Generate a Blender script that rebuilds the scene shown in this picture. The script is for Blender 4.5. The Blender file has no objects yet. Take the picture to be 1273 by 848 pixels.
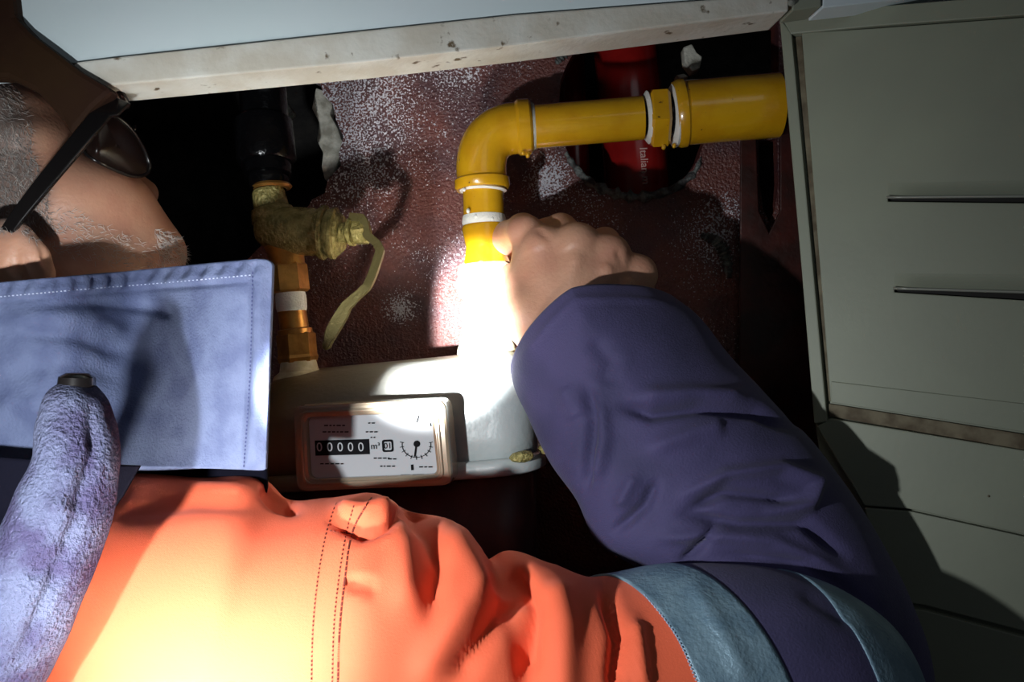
import bpy, bmesh, math, random
import numpy as np
from mathutils import Vector, Matrix
from mathutils.bvhtree import BVHTree

# ------------------------------------------------------------------ camera, world, lights
F = 950.0
CZ = 0.9
CAM = Vector((0, 0, CZ))
def P(px, py, d):
    "a point d metres in front of the camera, seen at pixel px, py"
    return Vector(((px-636.5)/F*d, d, CZ-(py-424.0)/F*d))
sc = bpy.context.scene
COL = sc.collection
cam = bpy.data.cameras.new('camera'); cam.sensor_width = 36; cam.lens = F/1273*36
cam.clip_start = 0.01
co = bpy.data.objects.new('camera', cam); COL.objects.link(co)
co.location = CAM; co.rotation_euler = (math.pi/2, 0, 0); sc.camera = co
w = bpy.data.worlds.new('world'); sc.world = w; w.use_nodes = True
w.node_tree.nodes['Background'].inputs[0].default_value = (0.75, 0.85, 1.0, 1)
w.node_tree.nodes['Background'].inputs[1].default_value = 0.018
sc.view_settings.view_transform = 'Standard'; sc.view_settings.look = 'None'
sc.view_settings.exposure = 0.0; sc.view_settings.gamma = 1.0
sc.view_settings.use_curve_mapping = False
def spot(name, loc, target, power, angle, blend, size, color):
    l = bpy.data.lights.new(name, 'SPOT'); l.energy = power; l.spot_size = math.radians(angle)
    l.spot_blend = blend; l.shadow_soft_size = size; l.color = color
    o = bpy.data.objects.new(name, l); COL.objects.link(o); o.location = loc
    o.rotation_euler = (Vector(target)-Vector(loc)).to_track_quat('-Z', 'Y').to_euler()
    return o
TL = Vector((-0.178, 0.165, CZ-0.070))
spot('torch_spill', TL, P(480, 520, 0.62), 4.6, 140, 0.8, 0.006, (0.93, 0.97, 1.0))
spot('torch_beam', TL, P(606, 398, 0.62), 200, 17.5, 0.85, 0.006, (0.95, 0.98, 1.0))
spot('shoulder_fill', (-0.125, 0.190, CZ-0.200), P(265, 710, 0.36), 8.5, 62, 1.0, 0.015, (1.0, 0.97, 0.90))  # added fill to overexpose the orange shoulder; no such torch is there
# the room's dim daylight from behind the camera, from above and the right
ra = bpy.data.lights.new('room_light', 'AREA'); ra.energy = 0.7; ra.size = 0.7; ra.color = (0.9, 0.96, 1.0)
ro = bpy.data.objects.new('room_light', ra); COL.objects.link(ro)
ro.location = (0.35, -0.9, CZ+0.75); ro.rotation_euler = (Vector(P(700, 200, 0.6))-ro.location).to_track_quat('-Z', 'Y').to_euler()

# ------------------------------------------------------------------ helpers
def tag(o, label=None, cat=None, group=None, kind=None):
    if label: o['label'] = label
    if cat: o['category'] = cat
    if group: o['group'] = group
    if kind: o['kind'] = kind
    return o
def empty(name, loc, label, cat, group=None):
    o = bpy.data.objects.new(name, None); COL.objects.link(o); o.location = loc
    o.empty_display_size = 0.02
    return tag(o, label, cat, group)
def link(name, me, m, parent=None, smooth=True):
    o = bpy.data.objects.new(name, me); COL.objects.link(o)
    if m is not None and not me.materials: me.materials.append(m)
    if smooth: me.shade_smooth()
    if parent is not None:
        bpy.context.view_layer.update()
        o.parent = parent; o.matrix_parent_inverse = Matrix.Translation(parent_loc(parent)).inverted()
    return o
def parent_loc(p):
    v = Vector(p.location)
    return v
def mesh(verts, faces):
    me = bpy.data.meshes.new('m'); me.from_pydata([tuple(v) for v in verts], [], [tuple(f) for f in faces]); me.update()
    return me
def N(t, kind, **kw):
    n = t.nodes.new(kind)
    for k, v in kw.items(): setattr(n, k, v)
    return n
def mat(name, col, rough=0.6, metal=0.0, col2=None, nscale=60, bump=0.0, bscale=400, bdist=0.001, detail=4, lo=0.4, hi=0.62,
        coat=0.0, sheen=0.0, sss=0.0, weave=0, attr=None, acol=None, spec=0.5, col3=None, n3=200, lo3=0.6, hi3=0.68, rough3=None):
    m = bpy.data.materials.new(name); m.use_nodes = True; t = m.node_tree
    b = t.nodes['Principled BSDF']
    b.inputs['Base Color'].default_value = (*col, 1); b.inputs['Roughness'].default_value = rough
    b.inputs['Metallic'].default_value = metal; b.inputs['Specular IOR Level'].default_value = spec
    b.inputs['Coat Weight'].default_value = coat; b.inputs['Coat Roughness'].default_value = 0.12
    b.inputs['Sheen Weight'].default_value = sheen
    if sss:
        b.inputs['Subsurface Weight'].default_value = sss
        b.inputs['Subsurface Radius'].default_value = (0.008, 0.003, 0.0015); b.inputs['Subsurface Scale'].default_value = 0.6
    g = N(t, 'ShaderNodeNewGeometry'); pos = g.outputs['Position']
    cur = None
    def noise(scale, det=4):
        n = N(t, 'ShaderNodeTexNoise'); n.inputs['Scale'].default_value = scale; n.inputs['Detail'].default_value = det
        t.links.new(pos, n.inputs['Vector']); return n.outputs['Fac']
    def ramp(src, a, c):
        r = N(t, 'ShaderNodeMapRange'); r.inputs[1].default_value = a; r.inputs[2].default_value = c
        t.links.new(src, r.inputs[0]); return r.outputs[0]
    def mix(fac, a, bb):
        x = N(t, 'ShaderNodeMix', data_type='RGBA')
        t.links.new(fac, x.inputs[0])
        for s, v in ((6, a), (7, bb)):
            if isinstance(v, tuple): x.inputs[s].default_value = (*v, 1)
            else: t.links.new(v, x.inputs[s])
        return x.outputs[2]
    if col2: cur = mix(ramp(noise(nscale, detail), lo, hi), col, col2)
    if attr:
        a = N(t, 'ShaderNodeAttribute', attribute_name=attr)
        cur = mix(a.outputs['Fac'], cur if cur else col, acol)
    if col3:
        f3 = ramp(noise(n3, 6), lo3, hi3)
        cur = mix(f3, cur if cur else col, col3)
        if rough3 is not None:
            rr = N(t, 'ShaderNodeMapRange'); rr.inputs[3].default_value = rough; rr.inputs[4].default_value = rough3
            t.links.new(f3, rr.inputs[0]); t.links.new(rr.outputs[0], b.inputs['Roughness'])
    if cur: t.links.new(cur, b.inputs['Base Color'])
    last = None
    if bump:
        bn = N(t, 'ShaderNodeBump'); bn.inputs['Strength'].default_value = bump; bn.inputs['Distance'].default_value = bdist
        t.links.new(noise(bscale, 5), bn.inputs['Height']); last = bn
    if weave:
        wv = N(t, 'ShaderNodeTexWave'); wv.inputs['Scale'].default_value = weave; wv.bands_direction = 'DIAGONAL'
        wv.inputs['Distortion'].default_value = 1.5
        t.links.new(pos, wv.inputs['Vector'])
        b2 = N(t, 'ShaderNodeBump'); b2.inputs['Strength'].default_value = 0.25; b2.inputs['Distance'].default_value = 0.0004
        t.links.new(wv.outputs['Fac'], b2.inputs['Height'])
        if last: t.links.new(last.outputs[0], b2.inputs['Normal'])
        last = b2
    if last: t.links.new(last.outputs[0], b.inputs['Normal'])
    return m

class Plane:
    "a plane through three pixel/depth points; at() meets the view ray, off is a shift towards the room"
    def __init__(s, a, b, c):
        s.o = P(*a); s.n = (P(*b)-s.o).cross(P(*c)-s.o).normalized()
        if s.n.y > 0: s.n = -s.n
    def at(s, px, py, off=0.0):
        d = P(px, py, 1)-CAM; o = s.o
        t = (o-CAM).dot(s.n)/d.dot(s.n)
        return CAM+d*t+s.n*off
def slab(name, pl, poly, off, thick, m, parent=None, bevel=0.0008, holes=()):
    "a flat board: outline on plane pl, front face off in front of it, thick deep, with bevelled edges"
    bm = bmesh.new(); edges = []
    for lp in [poly]+list(holes):
        vs = [bm.verts.new(pl.at(x, y, off)) for x, y in lp]
        edges += [bm.edges.new((vs[i], vs[(i+1) % len(vs)])) for i in range(len(vs))]
    if holes: bmesh.ops.triangle_fill(bm, edges=edges, use_beauty=True, use_dissolve=False)
    else: bm.faces.new(bm.verts[:])
    r = bmesh.ops.extrude_face_region(bm, geom=bm.faces[:])
    for v in r['geom']:
        if isinstance(v, bmesh.types.BMVert): v.co -= pl.n*thick
    bmesh.ops.recalc_face_normals(bm, faces=bm.faces[:])
    if bevel:
        es = [e for e in bm.edges if len(e.link_faces) == 2 and e.calc_face_angle(0) > 0.5]
        bmesh.ops.bevel(bm, geom=es, offset=bevel, segments=2, affect='EDGES', profile=0.6)
    me = bpy.data.meshes.new(name); bm.to_mesh(me); bm.free()
    return link(name, me, m, parent, smooth=False)

def resample(st, n):
    "smooth interpolation of station rows"
    st = np.array(st, float); k = len(st)
    seg = np.hypot(*(np.diff((st[:, 0:2]+st[:, 2:4])/2, axis=0).T))+1e-6+0.5*np.hypot(*(np.diff(st[:, 0:2], axis=0).T))
    t = np.concatenate([[0], np.cumsum(seg)]); u = np.linspace(0, t[-1], n)
    m = np.zeros_like(st)
    for i in range(k):
        if i == 0: m[i] = (st[1]-st[0])/(t[1]-t[0])
        elif i == k-1: m[i] = (st[-1]-st[-2])/(t[-1]-t[-2])
        else:
            a = (st[i]-st[i-1])/(t[i]-t[i-1]); b = (st[i+1]-st[i])/(t[i+1]-t[i])
            m[i] = (a*(t[i+1]-t[i])+b*(t[i]-t[i-1]))/(t[i+1]-t[i-1])
    idx = np.clip(np.searchsorted(t, u, side='right')-1, 0, k-2)
    h = (t[idx+1]-t[idx]); s = ((u-t[idx])/h)[:, None]; h = h[:, None]
    out = (2*s**3-3*s**2+1)*st[idx]+(s**3-2*s**2+s)*h*m[idx]+(-2*s**3+3*s**2)*st[idx+1]+(s**3-s**2)*h*m[idx+1]
    return out, (t, u)
def Pn(px, py, d):
    return np.stack([(px-636.5)/F*d, d, CZ-(py-424.0)/F*d], -1)
def topx(v):
    return 636.5+v[..., 0]/v[..., 1]*F, 424.0-(v[..., 2]-CZ)/v[..., 1]*F
def dpoly(px, py, line):
    "distance of points to a polyline, and how far along it they fall (0..1)"
    best = np.full(px.shape, 1e9); al = np.zeros(px.shape)
    n = len(line)-1
    for i in range(n):
        ax, ay = line[i]; bx, by = line[i+1]
        dx, dy = bx-ax, by-ay; L = dx*dx+dy*dy+1e-9
        t = np.clip(((px-ax)*dx+(py-ay)*dy)/L, 0, 1)
        d = np.hypot(px-ax-t*dx, py-ay-t*dy)
        k = d < best; best = np.where(k, d, best); al = np.where(k, (i+t)/n, al)
    return best, al
rng = np.random.RandomState(4)
def wob(V, scale, seed):
    "cheap smooth noise"
    r = np.random.RandomState(seed); s = np.zeros(V.shape[:-1])
    for i in range(7):
        k = r.normal(size=3); k *= scale*(0.6+0.8*r.rand())/np.linalg.norm(k)
        s += np.sin(V@k+r.rand()*6.28)
    return s/7
def grid_normals(V, closed):
    du = np.gradient(V, axis=0)
    dv = (np.roll(V, -1, 1)-np.roll(V, 1, 1)) if closed else np.gradient(V, axis=1)
    n = np.cross(du, dv); n /= np.linalg.norm(n, axis=-1, keepdims=True)+1e-12
    return n
def fold(V, nrm, folds):
    px, py = topx(V); front = (nrm[..., 1] < 0.15)
    disp = np.zeros(px.shape)
    for line, wd, amp in folds:
        d, al = dpoly(px, py, line)
        disp += amp*np.exp(-(d/wd)**2)*np.clip(np.minimum(al, 1-al)*5+0.25, 0, 1)
    return V+nrm*(disp*front)[..., None]
def tube_loft(stations, n, nt, folds=(), noise=0.0, nsc=60, seed=1, power=1.0):
    st, (t, u) = resample(stations, n)
    A = Pn(st[:, 0], st[:, 1], st[:, 4]); B = Pn(st[:, 2], st[:, 3], st[:, 4])
    th = np.linspace(0, 2*math.pi, nt, endpoint=False)
    c = (A+B)/2; h = (A-B)/2
    ct, sn = np.cos(th), np.sin(th)
    pw = 1+(power-1)*np.clip(1-np.linspace(0, 1, n)/.3, 0, 1)[:, None]
    ct = np.sign(ct)*np.abs(ct)**pw; sn = np.sign(sn)*np.abs(sn)**pw
    bul = np.stack([st[:, 6]/F*st[:, 4], -st[:, 5], -st[:, 7]/F*st[:, 4]], -1)
    V = c[:, None]+ct[..., None]*h[:, None]+sn[..., None]*bul[:, None]
    nrm = grid_normals(V, True)
    cen = c[:, None]
    if ((V-cen)*nrm).sum() < 0: nrm = -nrm
    if noise: V = V+nrm*(noise*wob(V, nsc, seed)+noise*.35*wob(V, nsc*2.6, seed+50))[..., None]
    V = fold(V, nrm, folds)
    return V, nrm, (t, u)
def grid_faces(n, m, closed, a=0, b=None):
    b = n-1 if b is None else b
    f = []
    for i in range(a, b):
        for j in range(m if closed else m-1):
            j2 = (j+1) % m
            f.append((i*m+j, i*m+j2, (i+1)*m+j2, (i+1)*m+j))
    return f
def sub_grid(V, a, b):
    return V[a:b+1]
def fix(me):
    bm = bmesh.new(); bm.from_mesh(me); bmesh.ops.recalc_face_normals(bm, faces=bm.faces[:]); bm.to_mesh(me); bm.free(); return me
def shell(V, nrm, thick, closed_loop):
    "a grid surface given thickness inwards, rims closed"
    n, m = V.shape[:2]; W = V-nrm*thick
    vs = np.concatenate([V.reshape(-1, 3), W.reshape(-1, 3)])
    f = grid_faces(n, m, closed_loop); k = n*m
    f2 = [tuple(k+i for i in reversed(q)) for q in f]
    rim = []
    for i0 in (0, n-1):
        for j in range(m if closed_loop else m-1):
            a, b = i0*m+j, i0*m+(j+1) % m
            rim.append((a, b, k+b, k+a))
    if not closed_loop:
        for j0 in (0, m-1):
            for i in range(n-1):
                a, b = i*m+j0, (i+1)*m+j0
                rim.append((a, b, k+b, k+a))
    return fix(mesh(vs, f+f2+rim))

def sweep(pts, radii, seg=32, caps=True, rot=None):
    "a round (or seg-sided) bar along 3-D points with its own radius at each"
    pts = [Vector(p) for p in pts]; vs, fs = [], []
    up = None
    for i, p in enumerate(pts):
        a = pts[max(0, i-1)]; b = pts[min(len(pts)-1, i+1)]
        d = (b-a)
        if d.length < 1e-9: d = pts[-1]-pts[0]
        d.normalize()
        if up is None:
            up = Vector((0, -1, 0)) if abs(d.y) < 0.9 else Vector((0, 0, 1))
        up = (up-d*up.dot(d)).normalized(); s = d.cross(up)
        for k in range(seg):
            t = 2*math.pi*k/seg+(rot or 0)
            vs.append(p+up*(math.cos(t)*radii[i])+s*(math.sin(t)*radii[i]))
    for i in range(len(pts)-1):
        for k in range(seg):
            k2 = (k+1) % seg
            fs.append((i*seg+k, i*seg+k2, (i+1)*seg+k2, (i+1)*seg+k))
    if caps:
        fs.append(tuple(range(seg))); fs.append(tuple((len(pts)-1)*seg+k for k in range(seg)))
    return fix(mesh(vs, fs))
def bar(name, a, b, prof, m, parent, seg=32, rot=None, smooth=True):
    "a turned body between two points: prof = [(t along, radius)...]"
    a, b = Vector(a), Vector(b)
    me = sweep([a.lerp(b, t) for t, r in prof], [r for t, r in prof], seg, True, rot)
    o = link(name, me, m, parent, smooth=smooth)
    if smooth:
        bm = bmesh.new(); bm.from_mesh(me)
        es = [e for e in bm.edges if len(e.link_faces) == 2 and e.calc_face_angle(0) > 0.7]
        bmesh.ops.split_edges(bm, edges=es); bm.to_mesh(me); bm.free(); me.shade_smooth()
    return o
def spline(pts, n):
    p = np.array(pts, float); t = np.arange(len(p)); u = np.linspace(0, len(p)-1, n)
    out = []
    for x in u:
        i = min(int(x), len(p)-2); s = x-i
        p0 = p[max(i-1, 0)]; p1 = p[i]; p2 = p[i+1]; p3 = p[min(i+2, len(p)-1)]
        out.append(0.5*((2*p1)+(-p0+p2)*s+(2*p0-5*p1+4*p2-p3)*s*s+(-p0+3*p1-3*p2+p3)*s**3))
    return out
def inside(px, py, poly):
    c = np.zeros(np.shape(px), bool); n = len(poly); j = n-1
    for i in range(n):
        xi, yi = poly[i]; xj, yj = poly[j]
        k = ((yi > py) != (yj > py)) & (px < (xj-xi)*(py-yi)/(yj-yi+1e-12)+xi)
        c ^= k; j = i
    return c
def lump(name, c, rx, rz, ry, m, parent, seed, tilt=0.0, rough=0.25, sub=3):
    "an irregular broken lump"
    bm = bmesh.new(); bmesh.ops.create_icosphere(bm, subdivisions=sub, radius=1)
    V = np.array([v.co for v in bm.verts]); k = 1+rough*wob(V, 4, seed)+rough*0.5*wob(V, 11, seed+1)
    for v, s in zip(bm.verts, k):
        x, y, z = v.co*float(s); x *= rx; y *= ry; z *= rz
        v.co = Vector((x*math.cos(tilt)-z*math.sin(tilt), y, x*math.sin(tilt)+z*math.cos(tilt)))+Vector(c)
    me = bpy.data.meshes.new(name); bm.to_mesh(me); bm.free()
    return link(name, me, m, parent)

# ------------------------------------------------------------------ materials
M = {}
M['wall'] = mat('red_brown_wall_paint', (0.15, 0.042, 0.032), 0.30, col2=(0.085, 0.032, 0.036), nscale=22, bump=0.8, bscale=420, bdist=0.003, spec=0.7)
def speckle(m):
    "fine whitish specks strewn over the paint, thick in some patches"
    t = m.node_tree; b = t.nodes['Principled BSDF']; g = t.nodes['Geometry'] if 'Geometry' in t.nodes else N(t, 'ShaderNodeNewGeometry')
    v = N(t, 'ShaderNodeTexNoise'); v.inputs['Scale'].default_value = 620; v.inputs['Detail'].default_value = 3
    t.links.new(g.outputs['Position'], v.inputs['Vector'])
    p = N(t, 'ShaderNodeTexNoise'); p.inputs['Scale'].default_value = 16; p.inputs['Detail'].default_value = 4
    t.links.new(g.outputs['Position'], p.inputs['Vector'])
    cur = None
    for (x_, y_, rad, w_) in ((430, 150, .13, .22), (560, 90, .09, .16), (500, 384, .024, .32), (684, 226, .035, .30), (880, 300, .06, .22), (560, 300, .12, .08), (740, 235, .06, .18)):
        d = N(t, 'ShaderNodeVectorMath', operation='DISTANCE'); d.inputs[1].default_value = P(x_, y_, .68)
        t.links.new(g.outputs['Position'], d.inputs[0])
        q = N(t, 'ShaderNodeMapRange'); q.inputs[1].default_value = rad; q.inputs[2].default_value = rad*.15; q.inputs[3].default_value = 0; q.inputs[4].default_value = w_
        t.links.new(d.outputs['Value'], q.inputs[0])
        if cur is None: cur = q.outputs[0]
        else:
            mx = N(t, 'ShaderNodeMath', operation='MAXIMUM'); t.links.new(cur, mx.inputs[0]); t.links.new(q.outputs[0], mx.inputs[1]); cur = mx.outputs[0]
    pa = N(t, 'ShaderNodeMath', operation='MULTIPLY_ADD'); pa.inputs[1].default_value = 0.35; t.links.new(p.outputs['Fac'], pa.inputs[0]); t.links.new(cur, pa.inputs[2])
    a = N(t, 'ShaderNodeMath', operation='ADD'); t.links.new(pa.outputs[0], a.inputs[0]); t.links.new(v.outputs['Fac'], a.inputs[1])
    r = N(t, 'ShaderNodeMapRange'); r.inputs[1].default_value = 0.86; r.inputs[2].default_value = 0.94; t.links.new(a.outputs[0], r.inputs[0])
    x = N(t, 'ShaderNodeMix', data_type='RGBA'); old = b.inputs['Base Color'].links[0].from_socket
    t.links.new(r.outputs[0], x.inputs[0]); t.links.new(old, x.inputs[6]); x.inputs[7].default_value = (0.62, 0.62, 0.68, 1)
    t.links.new(x.outputs[2], b.inputs['Base Color'])
speckle(M['wall'])
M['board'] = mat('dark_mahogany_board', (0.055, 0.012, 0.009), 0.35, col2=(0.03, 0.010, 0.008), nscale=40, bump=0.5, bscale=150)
M['cavity'] = mat('dark_masonry', (0.010, 0.009, 0.009), 0.9, col2=(0.02, 0.018, 0.016), nscale=50, bump=0.6, bscale=120, bdist=0.004)  # near-black all through the cavity
M['plaster'] = mat('broken_plaster', (0.55, 0.54, 0.47), 0.85, col2=(0.28, 0.27, 0.22), nscale=90, bump=0.8, bscale=300, bdist=0.002)
M['greyplaster'] = mat('grey_green_plaster', (0.17, 0.19, 0.18), 0.6, col2=(0.05, 0.045, 0.045), nscale=160, bump=1.0, bscale=500, bdist=0.002, lo=.42, hi=.6)
M['enamel'] = mat('pale_blue_enamel', (0.70, 0.80, 0.84), 0.45, col2=(0.66, 0.78, 0.80), nscale=5)
M['strip'] = mat('scuffed_white_edge', (0.66, 0.66, 0.60), 0.6, col2=(0.56, 0.53, 0.45), nscale=35, bump=0.4, bscale=250,
                 col3=(0.12, 0.085, 0.045), n3=95, lo3=0.64, hi3=0.70)
M['cream'] = mat('cream_painted_metal', (0.29, 0.315, 0.235), 0.5, col2=(0.26, 0.28, 0.215), nscale=9, bump=0.1, bscale=200)
M['creamdark'] = mat('shabby_cream_edge', (0.30, 0.29, 0.20), 0.55, col2=(0.2, 0.17, 0.10), nscale=60)
M['grime'] = mat('brown_grime', (0.10, 0.075, 0.045), 0.8, col2=(0.20, 0.17, 0.11), nscale=80)
M['black'] = mat('black_gap', (0.012, 0.011, 0.010), 0.8)
M['steel'] = mat('grey_metal_lip', (0.30, 0.31, 0.27), 0.4, metal=0.3)
M['yellow'] = mat('yellow_gas_paint', (0.60, 0.325, 0.008), 0.26, col2=(0.54, 0.27, 0.006), nscale=45, bump=0.25, bscale=180, bdist=0.001, coat=0.8,
                  col3=(0.10, 0.04, 0.01), n3=260, lo3=0.70, hi3=0.74)
M['tape'] = mat('white_thread_tape', (0.75, 0.75, 0.70), 0.55, bump=0.6, bscale=600)
M['red'] = mat('red_pipe_paint', (0.34, 0.012, 0.010), 0.22, col2=(0.26, 0.008, 0.008), nscale=40, coat=0.4, bump=0.15, bscale=150)
M['print'] = mat('pale_print', (0.85, 0.55, 0.50), 0.6)
M['brass'] = mat('weathered_brass', (0.50, 0.43, 0.15), 0.27, metal=0.35, col2=(0.30, 0.26, 0.08), nscale=150, bump=1.0, bscale=380, bdist=0.003, spec=0.8)
M['copper'] = mat('orange_brass_nut', (0.55, 0.27, 0.06), 0.33, metal=0.7, col2=(0.38, 0.18, 0.04), nscale=100, bump=0.3, bscale=300)
M['handle'] = mat('olive_lever_metal', (0.20, 0.175, 0.07), 0.4, metal=0.6, bump=0.5, bscale=500)
M['pvcwhite'] = mat('cream_sealing_cone', (0.62, 0.58, 0.42), 0.5, bump=0.3, bscale=300, col2=(0.45, 0.40, 0.25), nscale=100)
M['blackpipe'] = mat('black_glossy_pipe', (0.0025, 0.0025, 0.003), 0.16, bump=0.5, bscale=120, bdist=0.002, spec=0.25)
M['meter'] = mat('meter_grey_enamel', (0.50, 0.56, 0.56), 0.40, col2=(0.46, 0.52, 0.53), nscale=12)
M['metershell'] = mat('meter_enamel_grime_shade', (0.50, 0.56, 0.56), 0.38, attr='grime_shade', acol=(0.15, 0.10, 0.045), bump=0.35, bscale=260, col2=(0.45, 0.50, 0.50), nscale=30)
M['meterlow'] = mat('dark_maroon_shell', (0.07, 0.014, 0.012), 0.5, col2=(0.04, 0.01, 0.01), nscale=30)
M['metertop'] = mat('meter_dirty_enamel', (0.42, 0.37, 0.24), 0.42, col2=(0.20, 0.14, 0.07), nscale=38, bump=0.9, bscale=260, bdist=0.0012, lo=.42, hi=.6)
M['frame'] = mat('clear_brown_bezel', (0.33, 0.27, 0.19), 0.16, metal=0.3, coat=0.6, col2=(0.34, 0.26, 0.18), nscale=30)
M['face'] = mat('meter_face_white', (0.42, 0.44, 0.46), 0.6, spec=0.2)
M['ink'] = mat('black_ink', (0.004, 0.004, 0.005), 0.8, spec=0.15)
M['skin'] = mat('skin', (0.58, 0.315, 0.205), 0.48, col2=(0.48, 0.22, 0.145), nscale=40, bump=0.35, bscale=420, bdist=0.0009, sss=0.12,
                attr='stubble', acol=(0.17, 0.135, 0.12), lo=.35, hi=.75)
M['hair'] = mat('grey_hair', (0.30, 0.27, 0.25), 0.5)
M['hairw'] = mat('white_hair', (0.60, 0.56, 0.52), 0.5)
M['glasses'] = mat('black_plastic', (0.006, 0.005, 0.005), 0.25)
M['lens'] = mat('dark_tinted_lens', (0.010, 0.005, 0.004), 0.28, spec=0.35)
M['orange'] = mat('orange_workwear', (0.95, 0.15, 0.06), 0.75, bump=0.15, bscale=900, weave=900, sheen=0.1)
M['navy'] = mat('navy_workwear', (0.066, 0.056, 0.155), 0.75, col2=(0.042, 0.038, 0.11), nscale=22, bump=0.4, bscale=700, weave=900, sheen=0.15)
M['collar'] = mat('blue_workwear', (0.115, 0.142, 0.245), 0.8, col2=(0.08, 0.10, 0.19), nscale=60, bump=0.6, bscale=700, weave=1000, spec=0.2)
M['fleece'] = mat('fuzzy_blue_pile', (0.085, 0.095, 0.155), 0.95, col2=(0.045, 0.040, 0.085), nscale=55, bump=1.0, bscale=550, bdist=0.003, spec=0.1)
M['reflect'] = mat('grey_blue_reflective_tape', (0.24, 0.37, 0.46), 0.45, col2=(0.17, 0.28, 0.37), nscale=70, bump=0.7, bscale=420, metal=0.25)
M['lining'] = mat('black_lining', (0.006, 0.006, 0.012), 0.95, bump=0.5, bscale=300, spec=0.05)
M['thread'] = mat('dark_thread', (0.15, 0.02, 0.01), 0.8)
M['threadblue'] = mat('navy_thread', (0.03, 0.04, 0.12), 0.8)
M['threadlight'] = mat('light_thread', (0.4, 0.45, 0.6), 0.8)
M['brownboard'] = mat('dark_brown_padding', (0.026, 0.011, 0.003), 0.8, spec=0.2, col2=(0.020, 0.006, 0.003), nscale=15, bump=0.4, bscale=120)
M['floor'] = mat('dark_floor', (0.05, 0.035, 0.03), 0.8, col2=(0.03, 0.02, 0.02), nscale=10)

# ------------------------------------------------------------------ setting
fl = mesh([(-1.2, -1.2, 0), (1.2, -1.2, 0), (1.2, 1.2, 0), (-1.2, 1.2, 0)], [(0, 1, 2, 3)])
tag(link('floor', fl, M['floor'], smooth=False), kind='structure')
WP = Plane((0, 400, 0.69), (1000, 400, 0.665), (500, 900, 0.68))
left_hole = [(372, 60), (380, 92), (398, 103), (402, 118), (414, 130), (418, 150), (427, 170), (421, 192), (424, 206), (408, 222), (404, 240), (388, 248),
             (380, 262), (366, 268), (352, 284), (330, 300), (300, 330), (240, 370), (100, 380), (-160, 380), (-160, 40), (100, 40)]
right_hole = [(735, 48), (716, 60), (704, 82), (697, 100), (695, 132), (700, 160), (704, 185), (713, 203), (724, 216), (738, 226), (752, 233), (772, 238), (792, 241), (812, 238),
              (832, 233), (848, 223), (860, 211), (869, 196), (872, 186), (880, 165), (925, 158), (968, 150), (968, 25), (850, 22), (800, 30)]
slot = [(943, 176), (966, 172), (968, 225), (963, 262), (956, 276), (949, 260), (944, 225)]
wb = slab('wall_back', WP, [(-260, -60), (1120, -60), (1120, 1000), (-260, 1000)], 0, 0.022, M['wall'], bevel=0, holes=[left_hole, right_hole, slot])
tag(wb, kind='structure')
# plaster showing round the broken holes
def wl(px, py, off=0.0): return WP.at(px, py, off)
def pit(name, pts, r, m, seed):
    q = spline([tuple(wl(x, y, 0.0)) for x, y in pts], 40)
    n = len(q); rr = [r*(0.25+0.75*math.sin(math.pi*min(1, max(0, (i+1)/n)))**0.6)*(1+0.35*math.sin(i*1.9+seed)+0.2*math.sin(i*4.1+seed)) for i in range(n)]
    me = sweep(q, rr, 10); V = np.array([v.co for v in me.vertices])
    dd = 0.0012*wob(V, 600, seed)
    for v, s in zip(me.vertices, dd): v.co += Vector((s, s, -s))
    return link(name, me, m, wb)
pit('plaster_edge', [(703, 190), (715, 208), (735, 228), (765, 241), (795, 245), (830, 238), (858, 220), (872, 196)], 0.0042, M['greyplaster'], 1)
pit('plaster_edge', [(690, 78), (710, 62), (735, 50)], 0.004, M['greyplaster'], 3)
pit('plaster_edge', [(872, 292), (890, 300), (902, 318), (906, 345)], 0.005, M['greyplaster'], 5)
for pl_, m_ in (([(390, 106), (402, 111), (411, 128), (408, 140), (417, 156), (424, 176), (418, 200), (409, 221), (401, 222), (397, 205), (399, 188), (391, 172), (394, 150), (385, 132)], 'plaster'),
        ([(318, 108), (338, 112), (352, 122), (361, 136), (356, 142), (342, 138), (326, 130)], 'greyplaster'),
        ([(851, 55), (862, 51), (868, 62), (875, 67), (872, 82), (862, 86), (853, 74)], 'plaster'),
        ([(842, 90), (852, 88), (858, 92), (848, 95)], 'plaster'), ([(893, 97), (905, 93), (918, 95), (912, 100), (898, 101)], 'greyplaster')):
    slab('plaster_chunk', WP, pl_, -.006, .014, M[m_], wb, bevel=.0016)
# cavity behind the wall
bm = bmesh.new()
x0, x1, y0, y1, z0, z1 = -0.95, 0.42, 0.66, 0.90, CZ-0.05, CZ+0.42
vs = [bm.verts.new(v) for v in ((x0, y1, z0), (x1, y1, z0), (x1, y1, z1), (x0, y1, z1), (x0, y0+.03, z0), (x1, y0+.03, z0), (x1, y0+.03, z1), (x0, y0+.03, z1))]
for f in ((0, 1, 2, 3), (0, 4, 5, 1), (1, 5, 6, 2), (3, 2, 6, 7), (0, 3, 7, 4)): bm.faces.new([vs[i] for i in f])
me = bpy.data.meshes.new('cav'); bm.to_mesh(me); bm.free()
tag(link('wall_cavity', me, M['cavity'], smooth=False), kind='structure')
# dark board on the right side of the niche
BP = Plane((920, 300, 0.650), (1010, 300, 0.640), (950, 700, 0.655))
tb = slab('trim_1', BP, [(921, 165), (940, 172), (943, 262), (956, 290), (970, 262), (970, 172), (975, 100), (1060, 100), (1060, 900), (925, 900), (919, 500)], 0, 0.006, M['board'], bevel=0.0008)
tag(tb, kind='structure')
# niche ledge hidden in the dark under the meter
tag(slab('trim_2', Plane((300, 780, .60), (800, 780, .60), (500, 900, .605)), [(200, 760), (1040, 760), (1040, 1000), (200, 1000)], 0, 0.03, M['board']), kind='structure')

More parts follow.
